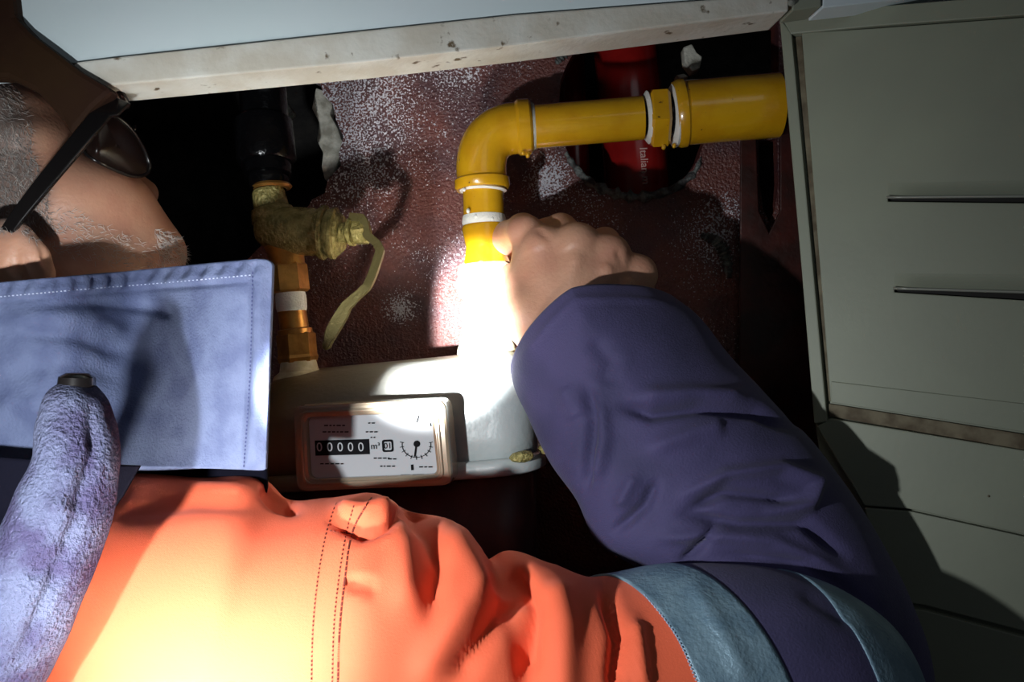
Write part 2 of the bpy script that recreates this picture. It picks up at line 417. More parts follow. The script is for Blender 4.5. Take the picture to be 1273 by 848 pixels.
# wall cupboard above: enamel face and scuffed lower edge
TP = Plane((100, 60, 0.453), (975, 10, 0.490), (500, -200, 0.470))
up = empty('wall_cupboard', TP.at(540, 60), 'pale blue-grey enamelled cupboard front with scuffed white lower edge above the niche', 'cupboard')
slab('front_panel', TP, [(-40, -80), (965, -80), (965, -8), (640, 18), (452, 38), (150, 71), (104, 77), (-40, 92)], 0.0, 0.02, M['enamel'], up)
slab('lower_rail', TP, [(98, 79), (150, 72.5), (452, 40), (640, 20), (978, -6), (978, 16), (640, 58), (452, 79), (150, 107), (60, 113)], 0.0025, 0.03, M['strip'], up, bevel=0.0012)
slab('end_cap', TP, [(982, -80), (1020, -80), (1020, 9), (985, 14)], 0.001, 0.02, M['cream'], up)
slab('side_panel', TP, [(1023, -80), (1300, -80), (1300, -30), (1130, -2), (1023, 10)], 0.0, 0.02, M['enamel'], up)['label'] = 'lighter blue side panel'
bar('rivet', TP.at(981, 6, 0.0025), TP.at(981, 6, 0.0045), [(0, .0022), (.7, .0022), (1, .0012)], M['steel'], up, 14)
# brown padded board at the left
LP = Plane((0, 50, 0.442), (150, 120, 0.446), (0, 250, 0.444))
tag(slab('trim_3', LP, [(-160, -80), (8, -80), (14, -20), (19, 20), (40, 42), (72, 66), (100, 88), (134, 108), (139, 113), (116, 134), (88, 168), (78, 150), (45, 114), (10, 97), (-160, 94)], 0, 0.012, M['brownboard'], bevel=0.003), kind='structure')

# ------------------------------------------------------------------ right-hand cabinet
CP = Plane((972, 24, 0.540), (1273, 270, 0.470), (1015, 525, 0.530))
cb = empty('drawer_cabinet', CP.at(1140, 500), 'cream metal cabinet with slotted door and drawers, right of the gas niche', 'cabinet')
slab('carcass', CP, [(968, 24), (1310, -6), (1310, 1000), (1080, 1000), (1012, 525)], -0.004, 0.012, M['cream'], cb)
slab('top_rail', CP, [(972, 24), (1090, 10), (1310, -8), (1310, 18), (1090, 34), (984, 44)], 0.003, 0.01, M['cream'], cb)
slab('stile', CP, [(972, 26), (985, 44), (1027, 500), (1029, 524), (1013, 526)], 0.003, 0.01, M['cream'], cb)
slab('gap', CP, [(988, 44), (996, 43), (1036, 498), (1029, 500)], -0.0025, 0.002, M['grime'], cb)
sl1 = [(1104, 246), (1310, 244.5), (1310, 253.5), (1104, 251)]
sl2 = [(1112, 358), (1310, 364), (1310, 376), (1112, 363.5)]
dr = slab('door', CP, [(997, 42), (1090, 36), (1310, 20), (1310, 544), (1290, 537), (1033, 500)], 0.0015, 0.006, M['cream'], cb, bevel=0.0006, holes=[sl1, sl2])
for sl, a, b in ((sl1, (1110, 228), (1310, 224)), (sl2, (1118, 340), (1310, 342))):
    slab('slot_back', CP, [(sl[0][0], sl[0][1]), (1310, sl[1][1]), (1310, sl[2][1]), sl[3]], -0.0025, 0.001, M['black'], dr, bevel=0)
    # pressed hood over the slot
    n, m = 24, 10; vs = []
    for i in range(n):
        u = i/(n-1)
        for j in range(m):
            v = j/(m-1)
            x = a[0]+(b[0]-a[0])*u; ya = a[1]+(b[1]-a[1])*u; yb = sl[0][1]+(sl[1][1]-sl[0][1])*u+1.2
            e = min(1, u*9)**0.5
            vs.append(CP.at(x-6*(1-e), ya+(yb-ya)*v, 0.0016+0.0045*e*(v**1.6)))
    hm = fix(mesh(vs, grid_faces(n, m, False)))
    ho = link('slot_hood', hm, M['cream'], dr)
    sweepm = sweep([CP.at(sl[0][0]-1+(1312-sl[0][0])*t, sl[0][1]+(sl[1][1]-sl[0][1])*t+1, 0.0058) for t in np.linspace(0, 1, 12)], [0.0009]*12, 8)
    link('slot_lip', sweepm, M['steel'], dr)
slab('inner_rail', CP, [(1034, 474), (1310, 506), (1310, 542), (1034, 500)], 0.0028, 0.003, M['cream'], cb, bevel=0.0005)
slab('grimy_ledge', CP, [(1030, 502), (1310, 546), (1310, 566), (1030, 518)], -0.001, 0.008, M['grime'], cb, bevel=0.0006)
slab('rail', CP, [(1016, 530), (1033, 520), (1310, 566), (1310, 672), (1130, 632), (1075, 628)], 0.002, 0.008, M['cream'], cb)
d1 = slab('drawer_front', CP, [(1075, 631), (1130, 635), (1310, 675), (1310, 794), (1150, 752), (1100, 745)], 0.001, 0.008, M['cream'], cb)
d2 = slab('drawer_front', CP, [(1100, 752), (1150, 758), (1310, 801), (1310, 1000), (1130, 1000)], 0.002, 0.008, M['cream'], cb)
lump('screw', CP.at(1229, 616, .0025), .0008, .0008, .0005, M['grime'], cb, 2, 0, .05, 2)

# ------------------------------------------------------------------ pipes in the hole
rp = empty('red_pipe', P(790, 250, 0.755), 'thick glossy red pipe with pale vertical print, behind the yellow pipe', 'pipe', None)
a, b = P(772, -10, 0.765), P(800, 330, 0.745)
bar('pipe_body', a, b, [(0, .0315), (1, .0315)], M['red'], rp, 40)
tc = bpy.data.curves.new('print', 'FONT'); tc.body = 'Italian m'; tc.size = 0.0105; tc.extrude = 0.0002
to = bpy.data.objects.new('print', tc); COL.objects.link(to)
ax = (b-a).normalized(); nn = Vector((0.12, -1, 0)); nn = (nn-ax*nn.dot(ax)).normalized(); yy = nn.cross(ax)
R = Matrix((ax, yy, nn)).transposed().to_4x4()
dg = bpy.context.evaluated_depsgraph_get()
tm = bpy.data.meshes.new_from_object(to.evaluated_get(dg)); bpy.data.objects.remove(to)
pr = P(806, 196, 0.755)
t0 = (pr-a).dot(ax); base = a+ax*t0
tm.transform(Matrix.Translation(base+nn*0.0318-yy*0.004+Vector((.0,0,0))) @ R)
link('print', tm, M['print'], rp, smooth=False)
r2 = empty('red_pipe', P(722, 250, 0.80), 'thin dark red pipe left of the thick red pipe, inside the round hole', 'pipe')
bar('pipe_body', P(706, -10, 0.80), P(722, 330, 0.80), [(0, .0145), (1, .0145)], M['red'], r2, 32)

# black riser above the brass valve
bp = empty('black_pipe', P(334, 235, 0.605), 'black glossy pipe coming down to the brass valve in the dark hole', 'pipe')
bar('pipe_body', P(322, 20, 0.622), P(333, 218, 0.605), [(0, .0185), (1, .0185)], M['blackpipe'], bp, 36)
bar('socket', P(327, 150, 0.612), P(332, 205, 0.606), [(0, .021), (.06, .023), (.9, .023), (1, .020)], M['blackpipe'], bp, 36)
bar('tape_ring', P(333, 214, 0.605), P(334, 236, 0.605), [(0, .0145), (.4, .0165), (1, .0135)], M['blackpipe'], bp, 28)
bar('sealing_ring', P(338, 229, 0.603), P(338.5, 235, 0.603), [(0, .014), (.5, .0155), (1, .014)], M['copper'], bp, 28)

# brass valve
D = 0.600
bv = empty('gas_valve', P(360, 300, D), 'weathered brass valve with bent lever handle, above the left meter connection', 'valve')
bar('inlet', P(333, 236, D), P(341, 275, D), [(0, .0115), (.1, .0125), (.55, .0135), (.62, .016), (1, .017)], M['brass'], bv, 36)
bar('valve_body', P(322, 284, D), P(425, 291, D-.012), [(0, .006), (.03, .012), (.12, .0155), (.3, .0185), (.66, .0185), (.70, .0165), (.74, .0165), (.75, .0195), (.82, .0195), (.83, .0165), (.86, .0165), (.87, .0190), (.94, .0180), (1, .014)], M['brass'], bv, 44)
bar('gland_ring', P(399, 289, D-.010), P(406, 289.5, D-.010), [(0, .0195), (.2, .0212), (.8, .0212), (1, .0195)], M['brass'], bv, 40)
bar('gland_ring', P(412, 290, D-.011), P(419, 290.5, D-.011), [(0, .0180), (.2, .0200), (.8, .0200), (1, .0180)], M['brass'], bv, 40)
bar('stem', P(420, 290, D-.012), P(447, 288, D-.014), [(0, .008), (.4, .008), (.42, .0065), (1, .0065)], M['brass'], bv, 24)
bar('stem_nut', P(441, 288, D-.015), P(457, 287, D-.017), [(0, .0095), (.1, .0108), (.85, .0108), (1, .009)], M['brass'], bv, 6, smooth=False)
bar('stem_washer', P(436, 288, D-.0145), P(440, 288, D-.015), [(0, .0112), (1, .0112)], M['brass'], bv, 28)
# lever: flat bent strip
lv = [(436, 270, D-.018), (452, 272, D-.021), (456, 292, D-.022), (469, 303, D-.023), (473, 312, D-.024), (464, 340, D-.026), (457, 356, D-.028), (431, 380, D-.028), (424, 393, D-.028), (412, 414, D-.028), (406, 431, D-.028)]
lq = np.array([tuple(P(*p)) for p in lv]); q = [np.array([np.interp(x, range(len(lq)), lq[:, i]) for i in range(3)]) for x in np.linspace(0, len(lq)-1, 44)]; vs = []
for i, p in enumerate(q):
    p = Vector(p); t = Vector(q[min(i+1, 43)])-Vector(q[max(i-1, 0)]); t.normalize()
    s = Vector((0, -1, 0)).cross(t).normalized(); dn = t.cross(s)
    wd = 0.0031+0.0016*(1 if i > 28 else 0)*math.sin(min(1, (i-28)/15*1.0)*math.pi)
    if i > 40: wd *= 0.8
    for c, e in ((-1, -1), (1, -1), (1, 1), (-1, 1)): vs.append(p+s*wd*c+dn*0.0032*e)
me = fix(mesh(vs, grid_faces(44, 4, True)+[(0, 1, 2, 3), (172, 173, 174, 175)]))
lo_ = link('lever', me, M['handle'], bv, smooth=False)
md = lo_.modifiers.new('bevel', 'BEVEL'); md.width = 0.0007; md.segments = 2
bar('lever_grip_end', P(411, 420, D-.028), P(404, 434, D-.028), [(0, .0034), (.7, .0036), (1, .002)], M['handle'], bv, 14)
bar('outlet', P(352, 300, D), P(359, 332, D), [(0, .0155), (1, .0125)], M['copper'], bv, 32)
bar('union_nut', P(358, 328, D), P(362, 364, D), [(0, .0130), (.08, .0145), (.92, .0145), (1, .0125)], M['copper'], bv, 6, rot=.3, smooth=False)
bar('thread_tape', P(361, 364, D), P(363, 387, D), [(0, .0112), (.2, .0118), (.8, .0118), (1, .0112)], M['tape'], bv, 28)
bar('nipple', P(363, 386, D), P(367, 416, D), [(0, .0110), (.75, .0112), (.8, .0135), (1, .0135)], M['copper'], bv, 32)
bar('lower_nut', P(368, 414, D), P(371, 450, D), [(0, .0135), (.06, .0150), (.75, .0150), (.85, .0158), (1, .0145)], M['copper'], bv, 6, rot=.15, smooth=False)
bar('sealing_cone', P(371, 449, D), P(373, 473, D), [(0, .0135), (.5, .0150), (.7, .019), (.85, .0205), (1, .0205)], M['pvcwhite'], bv, 36)

# ------------------------------------------------------------------ yellow gas pipe
G = 0.600
k = G/F
yp = empty('gas_pipe', P(600, 445, G), 'bright yellow painted gas pipe with elbow, running from the meter into the right cabinet', 'pipe')
q = [Vector(p) for p in spline([tuple(P(x, y, G)) for x, y in ((599, 226), (598.5, 205), (602, 186), (612, 171), (627, 162), (645, 159), (657, 158))], 26)]
rr = [31.5*k]*26; rr[0] = 33*k
link('elbow', sweep(q, rr, 44), M['yellow'], yp)
bar('elbow_collar', P(599, 221, G), P(600, 236, G), [(0, 31*k), (.2, 34.5*k), (.8, 34.5*k), (1, 32*k)], M['yellow'], yp, 44)
bar('elbow_collar', P(641, 159, G), P(661, 157.5, G), [(0, 31*k), (.2, 34.5*k), (.85, 34*k), (1, 31*k)], M['yellow'], yp, 44)
bar('thread_tape', P(660, 157.6, G), P(665, 157.3, G), [(0, 28*k), (.5, 29*k), (1, 27*k)], M['tape'], yp, 36)
bar('horizontal_pipe', P(660, 158, G), P(799, 146.5, G-.004), [(0, 26.5*k), (1, 26.5*k)], M['yellow'], yp, 44)
bar('thread', P(797, 147, G-.004), P(810, 146, G-.005), [(0, 22*k), (1, 22*k)], M['blackpipe'], yp, 32)
bar('thread_tape', P(802, 146.5, G-.005), P(807, 146, G-.005), [(0, 28*k), (.6, 32*k), (1, 30*k)], M['tape'], yp, 36)
bar('hex_nut', P(807, 147, G-.005), P(831, 145.5, G-.006), [(0, 34*k), (.12, 38.5*k), (.85, 38.5*k), (1, 34*k)], M['yellow'], yp, 6, rot=.32, smooth=False)
bar('thread', P(829, 145, G-.006), P(842, 142, G-.007), [(0, 27*k), (1, 27*k)], M['blackpipe'], yp, 32)
bar('thread_tape', P(834, 144, G-.007), P(840, 143.5, G-.007), [(0, 34*k), (.5, 38.5*k), (1, 38*k)], M['tape'], yp, 36)
bar('reducer', P(838, 142.5, G-.007), P(856, 140, G-.008), [(0, 38*k), (.3, 41*k), (.7, 41*k), (.85, 38.5*k), (1, 38*k)], M['yellow'], yp, 44)
bar('large_pipe', P(853, 140.5, G-.008), P(967, 131, G-.012), [(0, 38.5*k), (1, 38.5*k)], M['yellow'], yp, 48)
bar('large_pipe_end', P(963, 131, G-.010), P(1003, 128, G-.004), [(0, 36*k), (1, 36*k)], M['board'], yp, 40)['label'] = 'dark red-brown unpainted pipe end'
bar('thread_tape', P(600, 235, G), P(600, 239, G), [(0, 28*k), (.5, 30*k), (1, 27*k)], M['tape'], yp, 36)
bar('nipple', P(600.5, 237, G), P(602, 282, G), [(0, 25.5*k), (1, 25.5*k)], M['yellow'], yp, 40)
bar('thread_tape', P(601.5, 268, G), P(602, 281, G), [(0, 26*k), (.3, 27*k), (.7, 27.5*k), (1, 26*k)], M['tape'], yp, 36)
bar('coupling', P(602, 280, G), P(605, 328, G), [(0, 27*k), (.08, 28.5*k), (.55, 24.5*k), (.85, 27*k), (1, 30*k)], M['yellow'], yp, 40)
bar('union_nut', P(605, 327, G), P(606, 372, G), [(0, 30*k), (.1, 37*k), (.9, 37*k), (1, 32*k)], M['pvcwhite'], yp, 6, rot=.2, smooth=False)
bar('meter_nipple', P(606, 371, G), P(607, 462, G), [(0, 30*k), (.5, 32*k), (.7, 38*k), (1, 40*k)], M['pvcwhite'], yp, 36)
for i, (x, y, r) in enumerate(((656, 193, .0018), (650, 190, .0014), (825, 183, .0018), (838, 181, .0016), (577, 236, .0013), (582, 262, .0016), (592, 270, .0018), (612, 272, .0014))):
    lump('paint_drip', P(x, y, G-.012 if i < 4 else G-.015), r, r*1.3, r, M['tape'] if i > 3 else M['yellow'], yp, i, 0, .2, 2)

# ------------------------------------------------------------------ gas meter
gm = empty('gas_meter', P(505, 740, 0.575), 'grey gas meter with a framed dial window, under the brass valve and yellow pipe', 'meter')
YW = math.radians(7)
cx, cy = (496-636.5)/F*0.60, 0.612
RL = math.tan(math.radians(5.5))
def mpt(u, v, z):       # u across, v towards the back, z world height
    return Vector((cx+u*math.cos(YW)-v*math.sin(YW)*-1*0-v*math.sin(YW)*0, cy+v-u*math.sin(YW)*1.0, z+u*RL))
def zpx(y, d=0.55): return CZ-(y-424)/F*d
def rbox_ring(hw, hd, r, z, n=18):
    pts = []
    for cxs, cys, a0 in ((1, -1, -90), (1, 1, 0), (-1, 1, 90), (-1, -1, 180)):
        for i in range(n):
            t = math.radians(a0+90*i/(n-1))
            pts.append(mpt(cxs*(hw-r)+r*math.cos(t), cys*(hd-r)+r*math.sin(t), z))
    return pts
HW, HD = 0.108, 0.078
def rings(name, prof, m, cap=True, parent=gm):
    vs, n = [], 72
    for hw, hd, r, z in prof: vs += rbox_ring(hw, hd, r, z)
    f = grid_faces(len(prof), n, True)
    if cap: f += [tuple(range(n)), tuple((len(prof)-1)*n+i for i in range(n))]
    return link(name, fix(mesh(vs, f)), m, parent)
zf = zpx(583, 0.535)
ztop = zpx(450, 0.60)
pr_ = []
for i in range(16):
    t = i/15*math.pi/2
    pr_.append((HW-0.020*(1-math.sin(t)), HD-0.060*(1-math.sin(t)), 0.030*math.sin(t)+.012*(1-math.sin(t)), ztop-0.040*(1-math.cos(t))))
pr_ = [(HW-.028, HD-.07, .006, ztop+.0008)]+pr_
zsh = pr_[-1][3]
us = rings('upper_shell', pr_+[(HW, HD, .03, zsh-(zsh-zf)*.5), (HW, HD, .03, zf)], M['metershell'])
dv = np.array([v.co for v in us.data.vertices]); da = us.data.attributes.new('grime_shade', 'FLOAT', 'POINT')
da.data.foreach_set('value', np.clip((cx+.036+.028*wob(dv, 90, 4)-dv[:, 0])/.022, 0, 1).astype(np.float32))  # brown grime plus the shade on the left, mixed into the colour
def grime_shade(o_):
    d_ = np.array([v.co for v in o_.data.vertices]); a_ = o_.data.attributes.new('grime_shade', 'FLOAT', 'POINT')
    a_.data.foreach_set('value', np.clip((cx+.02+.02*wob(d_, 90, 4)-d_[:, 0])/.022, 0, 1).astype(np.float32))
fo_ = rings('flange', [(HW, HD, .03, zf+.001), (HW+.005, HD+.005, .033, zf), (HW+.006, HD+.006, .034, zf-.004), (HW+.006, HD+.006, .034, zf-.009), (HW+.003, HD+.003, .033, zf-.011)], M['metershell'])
grime_shade(fo_)  # shade painted onto the flange's left end as well
rings('lower_shell', [(HW-.001, HD-.001, .03, zf-.010), (HW-.001, HD-.001, .03, zf-.08), (HW-.006, HD-.006, .03, zf-.094), (HW-.03, HD-.03, .02, zf-.1)], M['meterlow'])  # coloured dark maroon all over, below the grey upper shell
# brown grime with painted shade darkens the left of the top
lump('clamp_bolt', mpt(HW-.012, -HD-.004, zf+.002), .009, .004, .005, M['brass'], gm, 5, .15, .2)
lump('clamp_bolt', mpt(HW+.006, -HD+.010, zf+.004), .006, .004, .005, M['brass'], gm, 8, .2, .2)
# the dial window: pixel plane on the meter's front
MP = Plane((372, 500, 0.514), (556, 496, 0.500), (560, 604, 0.500))
def rr_poly(pts, r=8, n=6):
    out = []
    for i in range(len(pts)):
        p0, p1, p2 = (Vector((*pts[i-1], 0)), Vector((*pts[i], 0)), Vector((*pts[(i+1) % len(pts)], 0)))
        a = p1+(p0-p1).normalized()*r; b = p1+(p2-p1).normalized()*r
        for j in range(n):
            t = j/(n-1); q = a*(1-t)**2+p1*2*t*(1-t)+b*t*t; out.append((q.x, q.y))
    return out
outer = rr_poly([(364, 504), (553, 496), (563, 604), (368, 612)], 14)
inner = rr_poly([(380, 519), (535, 514), (543, 590), (384, 596)], 9)
wf = slab('window_frame', MP, outer, 0, 0.022, M['frame'], gm, bevel=0.0022, holes=[inner])
slab('frame_ridge', MP, rr_poly([(371, 511), (545, 504), (553, 597), (375, 604)], 12), 0.0012, 0.003, M['frame'], gm, bevel=0.0009, holes=[rr_poly([(376, 515), (540, 509), (548, 593), (380, 600)], 10)])
df = slab('dial_face', MP, inner, -0.005, 0.004, M['face'], gm, bevel=0)
slab('counter_window', MP, [(388, 549), (456, 547), (457, 566), (389, 568)], -0.0044, 0.0005, M['ink'], df, bevel=0)
OFF = -0.0043
def mtext(s, px, py, size, name='lettering', m='ink'):
    tc = bpy.data.curves.new('t', 'FONT'); tc.body = s; tc.size = size; tc.extrude = 0.00005; tc.align_x = 'CENTER'; tc.align_y = 'CENTER'
    to = bpy.data.objects.new('t', tc); COL.objects.link(to)
    me = bpy.data.meshes.new_from_object(to.evaluated_get(bpy.context.evaluated_depsgraph_get())); bpy.data.objects.remove(to)
    xx = (MP.at(px+10, py-.4)-MP.at(px, py)).normalized(); yy = MP.n.cross(xx)
    me.transform(Matrix.Translation(MP.at(px, py, OFF)) @ Matrix((xx, yy, MP.n)).transposed().to_4x4())
    return link(name, me, M[m], df, smooth=False)
for i in range(5): mtext('0', 394+i*13, 557.5, .0085, 'counter_digit', 'face')
mtext('m³', 464, 556, .006)
slab('number_box', MP, rr_poly([(472, 548), (486, 547.5), (487, 563), (473, 563.5)], 3, 4), OFF, .0002, M['ink'], df, bevel=0, holes=[rr_poly([(474.5, 550.5), (484, 550), (484.7, 560.7), (475.2, 561.2)], 2, 4)])
mtext('01', 479.5, 555.7, .0055)
def strokes(name, lines, wd, m='ink'):
    vs, fs = [], []
    for ln in lines:
        for (xa, ya), (xb, yb) in zip(ln[:-1], ln[1:]):
            L = math.hypot(xb-xa, yb-ya)+1e-9; nx, ny = -(yb-ya)/L*wd/2, (xb-xa)/L*wd/2
            s = len(vs)
            vs += [MP.at(xa+nx, ya+ny, OFF+.0001), MP.at(xb+nx, yb+ny, OFF+.0001), MP.at(xb-nx, yb-ny, OFF+.0001), MP.at(xa-nx, ya-ny, OFF+.0001)]
            fs.append((s, s+1, s+2, s+3))
    return link(name, mesh(vs, fs), M[m], df, smooth=False)
dc = (515.5, 554); arc = []; tk = []
for i in range(31):
    t = math.radians(-10+200*i/30); arc.append((dc[0]+18*math.cos(t), dc[1]+16*math.sin(t)))
for i in range(11):
    t = math.radians(-10+200*i/10); tk.append([(dc[0]+16*math.cos(t), dc[1]+14*math.sin(t)), (dc[0]+21*math.cos(t), dc[1]+19*math.sin(t))])
strokes('dial_ring', [arc], 0.8)
for q_ in tk: strokes('dial_mark', [q_], 0.8)
strokes('pointer', [[(515.5, 553), (513.5, 569)]], 2.2)
bar('pointer_hub', MP.at(516, 553, OFF), MP.at(516, 553, OFF+.001), [(0, .0022), (1, .0020)], M['ink'], df, 16)
dash = []
r_ = random.Random(3)
for (xa, ya, n) in ((455, 527, 2), (452, 538, 3), (458, 545, 2), (400, 530, 5), (398, 538, 6), (462, 571, 4), (480, 572, 2), (470, 581, 4), (395, 578, 5), (519, 582, 3)):
    x = xa
    for j in range(n):
        l = 2+r_.random()*3.5; dash.append([(x, ya), (x+l, ya-.1)]); x += l+1.6
dash += [[(519, 517), (516, 526)], [(533, 527), (534, 531)]]
for q_ in dash: strokes('small_print', [q_], 1.5)
for q_ in ([(496, 593), (508, 592.6)], [(511, 592.5), (525, 592)], [(510, 579), (510.5, 586)]): strokes('small_print', [q_], 3)
# ------------------------------------------------------------------ worker: jacket
pe = empty('person', P(180, 1000, 0.46), 'worker in orange and navy hi-vis jacket and glasses, reaching for the yellow pipe', 'person')
ARM = [  # Ax,Ay,Bx,By, depth, thickness, bulge x, bulge y
    (-140, 690, -240, 1080, .47, .080, 0, 0),
    (40, 622, -80, 1120, .45, .085, 0, 0),
    (150, 586, 60, 1130, .435, .092, 10, 0),
    (245, 594, 190, 1130, .425, .095, 15, 0),
    (322, 600, 270, 1130, .42, .092, 20, 0),
    (345, 622, 310, 1125, .418, .090, 20, 0),
    (405, 622, 370, 1120, .415, .088, 25, 0),
    (465, 617, 440, 1110, .412, .086, 30, 0),
    (510, 638, 490, 1100, .412, .083, 30, 0),
    (562, 650, 540, 1090, .412, .080, 35, 0),
    (598, 682, 585, 1085, .412, .077, 40, 0),
    (614, 701, 610, 1080, .412, .075, 42, 0),
    (640, 690, 640, 1075, .412, .074, 45, 0),
    (690, 704, 690, 1070, .412, .072, 55, 0),
    (750, 724, 745, 1065, .412, .069, 70, 0),
    (782, 722, 785, 1060, .412, .067, 75, 0),
    (850, 708, 870, 1050, .413, .064, 80, 0),
    (915, 704, 940, 1045, .415, .062, 80, 0),
    (985, 713, 1000, 1045, .417, .060, 50, 0),
    (1050, 738, 1040, 1050, .420, .058, 25, 0),
    (1104, 780, 1065, 1055, .424, .052, 10, 0),
    (1130, 848, 1085, 1050, .428, .040, 0, 0),
    (1128, 920, 1095, 1030, .43, .02, 0, 0)]
orange_folds = [([(500, 632), (530, 660), (545, 700), (535, 770)], 14, -.0045), ([(560, 655), (585, 700), (600, 740)], 16, .003),
    ([(470, 625), (500, 680), (505, 760)], 22, .004), ([(640, 700), (664, 750), (655, 850)], 13, -.0055), ([(690, 720), (700, 780), (700, 900)], 22, .004),
    ([(612, 700), (640, 740), (600, 800), (560, 850)], 16, -.004), ([(600, 725), (560, 780), (520, 850)], 20, .003),
    ([(752, 730), (770, 790), (762, 860)], 9, -.006), ([(790, 770), (800, 860)], 10, .003),
    ([(412, 648), (450, 664), (480, 660), (498, 640)], 6, -.005), ([(420, 632), (455, 640), (480, 636)], 9, .004),
    ([(326, 604), (345, 626), (370, 634)], 8, -.004), ([(150, 600), (230, 606), (320, 610)], 9, .002), ([(150, 640), (240, 625), (330, 628)], 10, -.002),
    ([(430, 725), (470, 732)], 6, -.003)]
V, NR, (t_, u_) = tube_loft(ARM, 300, 168, [(a, b*.9, c*1.5) for a, b, c in orange_folds]+[([(860, 725), (900, 790), (930, 850)], 12, .002), ([(995, 735), (1060, 775)], 10, -.002)], .0012, 55, 3)
def ring_at(i): return int(np.searchsorted(u_, t_[i]))
b1, b2, b3 = ring_at(15)-1, ring_at(16)+2, ring_at(18)
jk = link('jacket', fix(mesh(sub_grid(V, 0, b1).reshape(-1, 3), grid_faces(b1+1, 168, True))), M['orange'], pe)
jk['label'] = 'bright orange back, shoulder and upper sleeve of the jacket'
def seg(name, a, b, off, m, lab):
    W = V[a:b+1]+NR[a:b+1]*off
    o = link(name, shell(W, NR[a:b+1], .0022, True), M[m], jk); o['label'] = lab; return o
seg('reflective_strip', b1-1, b2, .0012, 'reflect', 'grey-blue reflective strip beside the orange')
seg('sleeve_band', b2-1, b3+1, .0002, 'navy', 'navy band between the reflective strips')
seg('reflective_strip', b3, 290, .0012, 'reflect', 'grey-blue reflective strip at the elbow')
# elbow end cap
cap = V[288:300]
link('elbow_patch', shell(cap, NR[288:300], .002, True), M['navy'], jk)
armbvh = BVHTree.FromPolygons([Vector(v) for v in V.reshape(-1, 3)], grid_faces(300, 168, True))
# forearm sleeve
FORE = [
    (842, 374, 634, 462, .520, .040, -33, -55),
    (862, 388, 638, 480, .517, .044, -38, -50),
    (905, 440, 655, 520, .512, .047, -28, -35),
    (960, 500, 684, 578, .505, .050, -20, -24),
    (1010, 553, 716, 622, .498, .053, -15, -18),
    (1050, 605, 742, 672, .492, .054, -10, -12),
    (1088, 668, 800, 712, .487, .055, -6, -6),
    (1122, 735, 860, 780, .482, .055, 0, 0),
    (1146, 810, 905, 860, .478, .054, 0, 0),
    (1150, 900, 940, 960, .474, .050, 0, 0),
    (1120, 980, 980, 1010, .470, .034, 0, 0)]
nf = [([(775, 505), (810, 516), (870, 506), (940, 512), (985, 530)], 8, -.0055), ([(790, 492), (860, 490), (930, 494)], 12, .0035),
      ([(800, 560), (870, 536), (900, 530)], 14, .003),
      ([(860, 632), (900, 612), (950, 616), (990, 622)], 7, -.005), ([(850, 615), (900, 590), (970, 582), (1015, 600), (1005, 628), (960, 636)], 9, .0045),
      ([(850, 640), (920, 652), (1000, 650), (1050, 690)], 8, -.005), ([(820, 668), (880, 664), (960, 672), (1060, 720)], 10, .003),
      ([(728, 480), (740, 520), (732, 570), (728, 610)], 8, -.004), ([(745, 500), (752, 545), (742, 600)], 10, .0035),
      ([(815, 600), (800, 630), (765, 660)], 7, -.0045), ([(790, 590), (770, 630)], 9, .003),
      ([(892, 650), (868, 680), (850, 698)], 6, -.004), ([(700, 480), (720, 520)], 14, .002),
      ([(735, 420), (760, 450), (750, 480)], 14, -.002), ([(900, 690), (1000, 700), (1090, 760)], 8, -.003),
      ([(652, 440), (690, 396), (716, 372), (780, 372), (828, 376)], 5, .0008)]
FV, FN, _ = tube_loft(FORE, 240, 160, [(a, b*.85, c*1.6) for a, b, c in nf], .0016, 70, 9, 1.4)
sl = link('forearm_sleeve', shell(FV, FN, .0022, True), M['navy'], jk); sl['label'] = 'navy forearm sleeve with creases and cuff'
forebvh = BVHTree.FromPolygons([Vector(v) for v in FV.reshape(-1, 3)], grid_faces(240, 160, True))

# collar: stiff upright flap, thick, hemmed
def patch(edge_top, edge_bot, depth, n, m, folds, noise, seed, nsc=50):
    tp = np.array(spline(edge_top, n)); bt = np.array(spline(edge_bot, n))
    v = np.linspace(0, 1, m)[None, :, None]
    pxy = tp[:, None]*(1-v)+bt[:, None]*v
    d = depth(pxy[..., 0], pxy[..., 1])
    V = Pn(pxy[..., 0], pxy[..., 1], d); nrm = grid_normals(V, False)
    if nrm[..., 1].mean() > 0: nrm = -nrm
    V = V+nrm*(noise*wob(V, nsc, seed))[..., None]
    return fold(V, nrm, folds), nrm
CT = [(-120, 366), (0, 351), (80, 344), (160, 337), (240, 329), (300, 323.5), (326, 322), (335, 325), (338, 330)]
CB = [(-120, 575), (0, 576), (80, 578), (160, 580), (240, 582), (295, 584), (316, 585), (325, 585), (329, 584)]
cdep = lambda x, y: .400+.060*np.exp(-((x-175)/68)**2)*np.clip((600-y)/220, 0, 1)
cf = [([(0, 400), (60, 392), (110, 396), (170, 425)], 12, .0022), ([(30, 415), (100, 420), (150, 440)], 9, -.0025), ([(0, 470), (60, 455), (110, 455), (150, 470)], 12, -.002),
      ([(40, 380), (120, 376), (200, 385), (210, 395)], 7, -.002), ([(0, 366), (100, 358), (200, 350), (330, 338)], 7, .0014), ([(0, 375), (160, 361), (320, 349)], 3.5, -.0014), ([(0, 500), (50, 500)], 12, .002)]
cf += [([(x, 371-x*.085), (x+6, 353-x*.085)], 4, .0010*(1 if i % 2 else -1)) for i, x in enumerate(range(4, 318, 11))]
cf += [([(313, 335), (310, 460), (303, 583)], 3, -.0016), ([(325, 335), (321, 460), (315, 583)], 6, .0012)]
CV, CN = patch(CT, CB, cdep, 190, 110, cf, .0012, 5)
cl = link('collar', shell(CV, CN, .004, False), M['collar'], jk); cl['label'] = 'upright blue collar flap with stitched hem'
